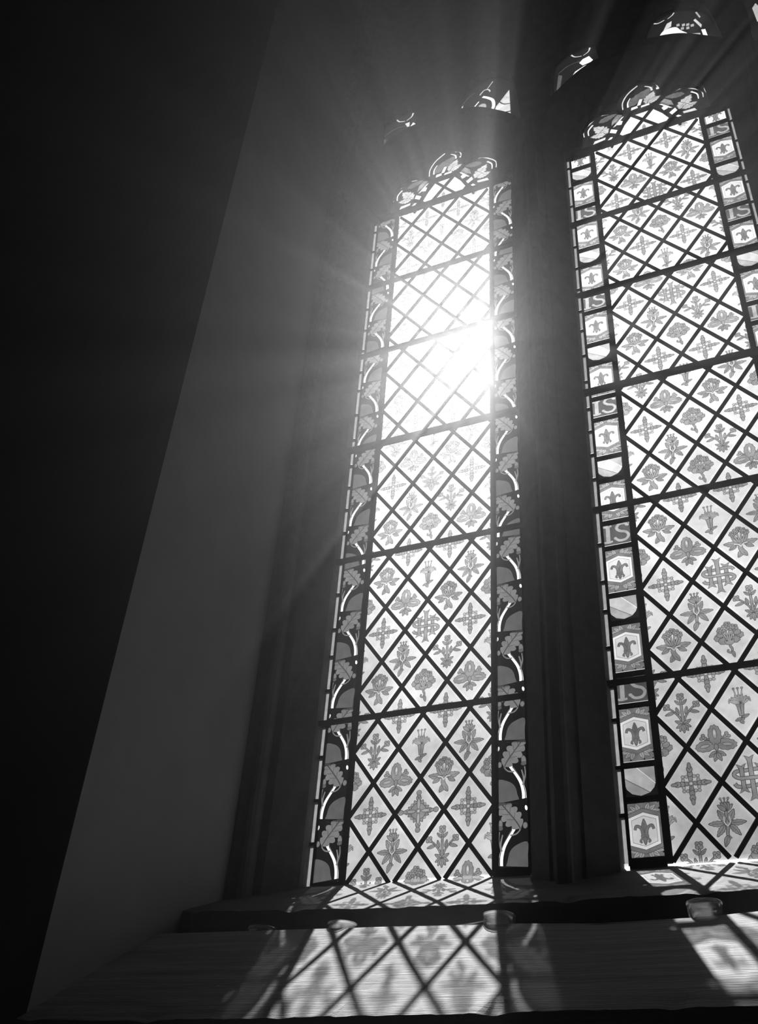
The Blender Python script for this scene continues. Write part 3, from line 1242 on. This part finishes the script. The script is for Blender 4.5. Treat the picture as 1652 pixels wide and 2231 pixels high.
# ------------------------------------------------------------------ the glass
w1 = window('window_1', 0.0, 'tall lancet of flower quarries bordered by oak leaves and acorns', oak_border, MIDS)
w2 = window('window_2', DX, 'tall lancet of flower quarries bordered by fleurs-de-lis, shields and initials', heraldic_border,
            {2: 'monogram', 8: 'monogram', 14: 'posy', 20: 'monogram', 26: 'monogram'})

EYE_LABELS = ['small tracery opening with scroll glass, upper left of the oak leaf lancet', 'small tracery opening with white scroll, upper right of the oak leaf lancet',
              'small tracery opening with pale glass, upper left of the heraldic lancet', 'small tracery opening with beaded glass, upper right of the heraldic lancet',
              'sliver of tracery glass in the top right corner']
for k, e in enumerate(EYES):
    ox = (0, 0, DX / U, DX / U, OX3)[k]
    w = bpy.data.objects.new('window_%d' % (k + 3), None)
    COL.objects.link(w)
    w.location = (ox * U, 0, 0)
    tag(w, EYE_LABELS[k], kind='structure')
    ecx, ecz = sum(q[0] for q in e) / len(e), sum(q[1] for q in e) / len(e)
    poly = [(ecx + (x - ecx) * 1.06 - ox, ecz + (z - ecz) * 1.06) for x, z in e]
    a = Art()
    a.poly(poly, BLACK)
    if k in (0, 2, 4):
        a.poly([(-.95, 23.3), (-.86, 23.3), (-.66, 24.6), (-.78, 24.7)], DIM)
        a.line(curve([(-.8, 24.75), (-.5, 25.0), (-.2, 25.05), (.05, 25.0)]), .02, DIM)
        a.line(curve([(-.35, 25.65), (-.22, 25.4), (.0, 25.3)]), .06, SOFT, .02)
        a.line(curve([(.05, 25.3), (.22, 25.42), (.28, 25.62)]), .02, SOFT, .06)
        if k == 4:
            a.poly([(-1.02, 24.5), (-.9, 24.7), (-.82, 24.4), (-.95, 23.7), (-1.0, 23.7)], SOFT)
        if k == 0:
            a.poly([(.05, 24.75), (.45, 24.6), (.43, 24.85), (.3, 25.05), (.2, 24.85)], CLEAR)
            a.poly([(.0, 25.15), (.1, 24.9), (.17, 24.9), (.17, 25.15)], SOFT)
            a.line([(-.25, 24.35), (.0, 24.75)], .07, SOFT, .04)
            a.poly([(-.7, 24.1), (-.3, 24.3), (-.28, 24.5), (-.6, 24.4)], DIM)
        else:
            a.poly([(-.5, 24.0), (-.4, 24.0), (.15, 24.5), (.3, 24.72), (.05, 24.7), (-.25, 24.55), (-.45, 24.2)], CLEAR)
            a.poly([(.0, 24.75), (.25, 24.78), (.33, 24.85), (.22, 25.15), (.02, 25.1), (-.1, 24.95)], CLEAR)
            a.poly([(-.75, 23.55), (-.5, 23.85), (-.5, 24.05), (-.8, 23.75)], SOFT)
            a.poly([(-.92, 23.5), (-.82, 23.55), (-.82, 23.7), (-.92, 23.62)], CLEAR)
    elif k == 1:
        a.poly([(3.2, 24.2), (3.65, 24.9), (3.68, 23.2), (3.3, 23.4), (3.1, 23.8)], SOFT)
        a.line(curve([(3.2, 24.9), (3.28, 24.5), (3.45, 24.2), (3.68, 24.1)]), .04, BLACK)
        a.line([(3.35, 23.75), (3.7, 23.65)], .05, BLACK)
        a.line(curve([(2.75, 25.05), (2.95, 24.85), (3.1, 24.6), (3.1, 24.2), (2.9, 23.9)]), .09, CLEAR, .12)
        a.line([(2.95, 23.9), (3.2, 24.0), (3.45, 24.15)], .07, CLEAR)
        a.ell(2.72, 24.45, .15, .2, 0, MID, .02)
        a.line(curve([(2.35, 24.2), (2.4, 24.5), (2.62, 24.85)]), .06, CLEAR, .04)
        a.poly([(1.99, 24.5), (2.06, 24.5), (2.08, 24.95), (2.01, 24.9)], MID)
        a.line(curve([(2.05, 25.0), (2.25, 25.3), (2.5, 25.45)]), .02, DIM)
        a.line([(2.9, 25.4), (3.1, 25.75)], .02, SOFT, .035)
        a.line(curve([(2.65, 25.2), (2.8, 25.4), (2.95, 25.35), (3.0, 25.2)]), .04, SOFT, .05)
    else:
        a.poly(curve([(2.2, 24.1), (2.3, 24.6), (2.5, 25.0), (2.85, 25.0), (3.0, 24.7), (3.2, 24.3), (3.15, 23.9), (2.6, 23.8), (2.2, 24.1)])[:-1], CLEAR)
        a.poly([(2.5, 25.0), (2.75, 25.1), (2.8, 25.4), (2.65, 25.35)], SOFT)
        a.line(curve([(2.25, 25.65), (2.4, 25.55), (2.6, 25.6)]), .06, SOFT, .03)
        a.line(curve([(2.7, 25.6), (2.88, 25.75), (2.93, 25.95)]), .03, SOFT, .05)
        for x, z in ((2.95, 25.05), (3.1, 24.95), (3.22, 24.88), (3.05, 24.78), (3.2, 24.7), (3.34, 24.75)):
            a.poly([(x - .05, z - .06), (x + .04, z - .08), (x + .05, z + .06), (x - .04, z + .07)], MID)
        a.poly([(3.2, 24.35), (3.5, 24.2), (3.5, 23.8), (3.25, 23.9)], MID)
        a.poly([(3.4, 25.0), (3.56, 24.45), (3.6, 24.6), (3.46, 25.05)], SOFT)
        a.poly([(3.55, 24.35), (3.66, 24.3), (3.7, 23.5), (3.58, 23.6)], CLEAR)
        a.poly([(3.5, 25.4), (3.58, 25.0), (3.62, 25.05), (3.55, 25.4)], MID)
    o = obj('scroll_pane', pane_mesh('scroll_pane', sc_(poly if area(poly) else poly), M_BORDER), w)
    obj('painted_scroll', a.build('painted_scroll'), o, (0, PY, 0))

# ------------------------------------------------------------------ things on the step
gm, gt = mat('votive_glass')
gout = node(gt, 'ShaderNodeOutputMaterial')
g1 = node(gt, 'ShaderNodeBsdfTransparent')
g1.inputs[0].default_value = grey(.86)
g2 = node(gt, 'ShaderNodeBsdfGlossy')
g2.inputs['Roughness'].default_value = .12
g2.inputs['Color'].default_value = grey(.9)
lw = node(gt, 'ShaderNodeLayerWeight')
lw.inputs['Blend'].default_value = .45
g3 = node(gt, 'ShaderNodeMixShader')
gt.links.new(lw.outputs['Facing'], g3.inputs[0])
gt.links.new(g1.outputs[0], g3.inputs[1])
gt.links.new(g2.outputs[0], g3.inputs[2])
g4 = node(gt, 'ShaderNodeBsdfTranslucent')
g4.inputs[0].default_value = grey(.8)
g5 = node(gt, 'ShaderNodeMixShader')
g5.inputs[0].default_value = .2
gt.links.new(g3.outputs[0], g5.inputs[1])
gt.links.new(g4.outputs[0], g5.inputs[2])
gt.links.new(g5.outputs[0], gout.inputs[0])
M_VOT = gm


def lathe(prof, n=32):
    V = [(r * math.cos(2 * math.pi * i / n), r * math.sin(2 * math.pi * i / n), z) for r, z in prof for i in range(n)]
    m = len(prof)
    F = [(j * n + i, j * n + (i + 1) % n, (j + 1) * n + (i + 1) % n, (j + 1) * n + i) for j in range(m - 1) for i in range(n)]
    F.append(tuple(range(n))[::-1])
    F.append(tuple((m - 1) * n + i for i in range(n)))
    return V, F


def votive(loc, label):
    e = bpy.data.objects.new('tealight_glass', None)
    COL.objects.link(e)
    e.location = loc
    tag(e, label, 'candle holder', 'glass holders on the sill step')
    V, F = lathe([(.0245, .006), (.0262, .018), (.0268, .029), (.0252, .029), (.0245, .018), (.0225, .008), (.001, .0075)])
    obj('glass_cup', mesh('glass_cup', V, F, [M_VOT], smooth=True), e)
    V, F = lathe([(.020, 0), (.0235, .001), (.025, .0035), (.0245, .006), (.001, .0065)])
    obj('glass_foot', mesh('glass_foot', V, F, [M_VOT], smooth=True), e)
    V, F = lathe([(.0268, .029), (.0276, .031), (.0272, .0335), (.0258, .0335), (.0252, .031), (.0252, .029)])
    obj('glass_rim', mesh('glass_rim', V, F, [M_VOT], smooth=True), e)


SY = -.312
for x, lab in ((.005, 'glass tealight holder in deep shade, leftmost on the step'), (.168, 'glass tealight holder between the shaded left one and the middle of the oak leaf light'),
               (.458, 'glass tealight holder with bright reflections left of the mullion foot'), (.79, 'glass tealight holder under the heraldic light')):
    votive((x, SY, -.1958), lab)

# cable along the step
P3 = [Vector(q) for q in ((.20, -.338, -.1862), (.23, -.339, -.1858), (.26, -.339, -.1856), (.29, -.3395, -.186), (.32, -.339, -.1858), (.35, -.338, -.1854), (.38, -.338, -.185), (.42, -.336, -.181), (.445, -.334, -.176))]
V, F = [], []
for q in P3:
    V += [(q.x, q.y + .0011 * math.cos(k * math.pi / 4), q.z + .0011 * math.sin(k * math.pi / 4)) for k in range(8)]
for i in range(len(P3) - 1):
    F += [(i * 8 + k, i * 8 + (k + 1) % 8, i * 8 + 8 + (k + 1) % 8, i * 8 + 8 + k) for k in range(8)]
F += [tuple(range(8)), tuple(range(len(V) - 1, len(V) - 9, -1))]
tag(obj('cable', mesh('cable', V, F, [metal('cable_sheath', .6, .4)], smooth=True)), 'thin pale cable lying along the step between two glass holders', 'cable')

# ------------------------------------------------------------------ the rest of the room
for name, a_, b_, m, lab in (('floor', (-4.5, -7, ZF - .1), (5, 0.05, ZF), M_FLOOR, 'stone floor of the church'),
                             ('ceiling', (-4.5, -7, ZC), (5, .05, ZC + .1), M_FLOOR, 'plain ceiling over the room'),
                             ('wall_left', (-4.6, -7, ZF), (-4.5, .05, ZC), M_FLOOR, 'dim side wall to the left'),
                             ('wall_side', (5, -7, ZF), (5.1, .05, ZC), M_FLOOR, 'dim side wall to the right'),
                             ('wall_back', (-4.5, -7.1, ZF), (5, -7, ZC), M_FLOOR, 'dim wall behind the viewer')):
    mb = MB()
    mb.box(a_, b_)
    tag(obj(name, mb.mesh(name, m)), lab, kind='structure')

# scattering volume added in the room to imitate lens glare around the sun
hm, ht = mat('glare_haze')
ho = node(ht, 'ShaderNodeOutputMaterial')
lobes = []
for dens, aniso in ((0.0052, 0.855), (0.0011, 0.935)):
    vs = node(ht, 'ShaderNodeVolumeScatter')
    vs.inputs['Color'].default_value = grey(1.0)
    vs.inputs['Density'].default_value = dens
    vs.inputs['Anisotropy'].default_value = aniso
    lobes.append(vs)
va = node(ht, 'ShaderNodeAddShader')
ht.links.new(lobes[0].outputs[0], va.inputs[0])
ht.links.new(lobes[1].outputs[0], va.inputs[1])
ht.links.new(va.outputs[0], ho.inputs['Volume'])
mb = MB()
mb.box((-4.4, -6.9, ZF + .02), (4.9, .012, ZC - .02))
o = obj('glare_haze', mb.mesh('glare_haze', hm))
tag(o, 'thin scattering air added in place of lens glare around the sun', kind='stuff')
o.display_type = 'WIRE'
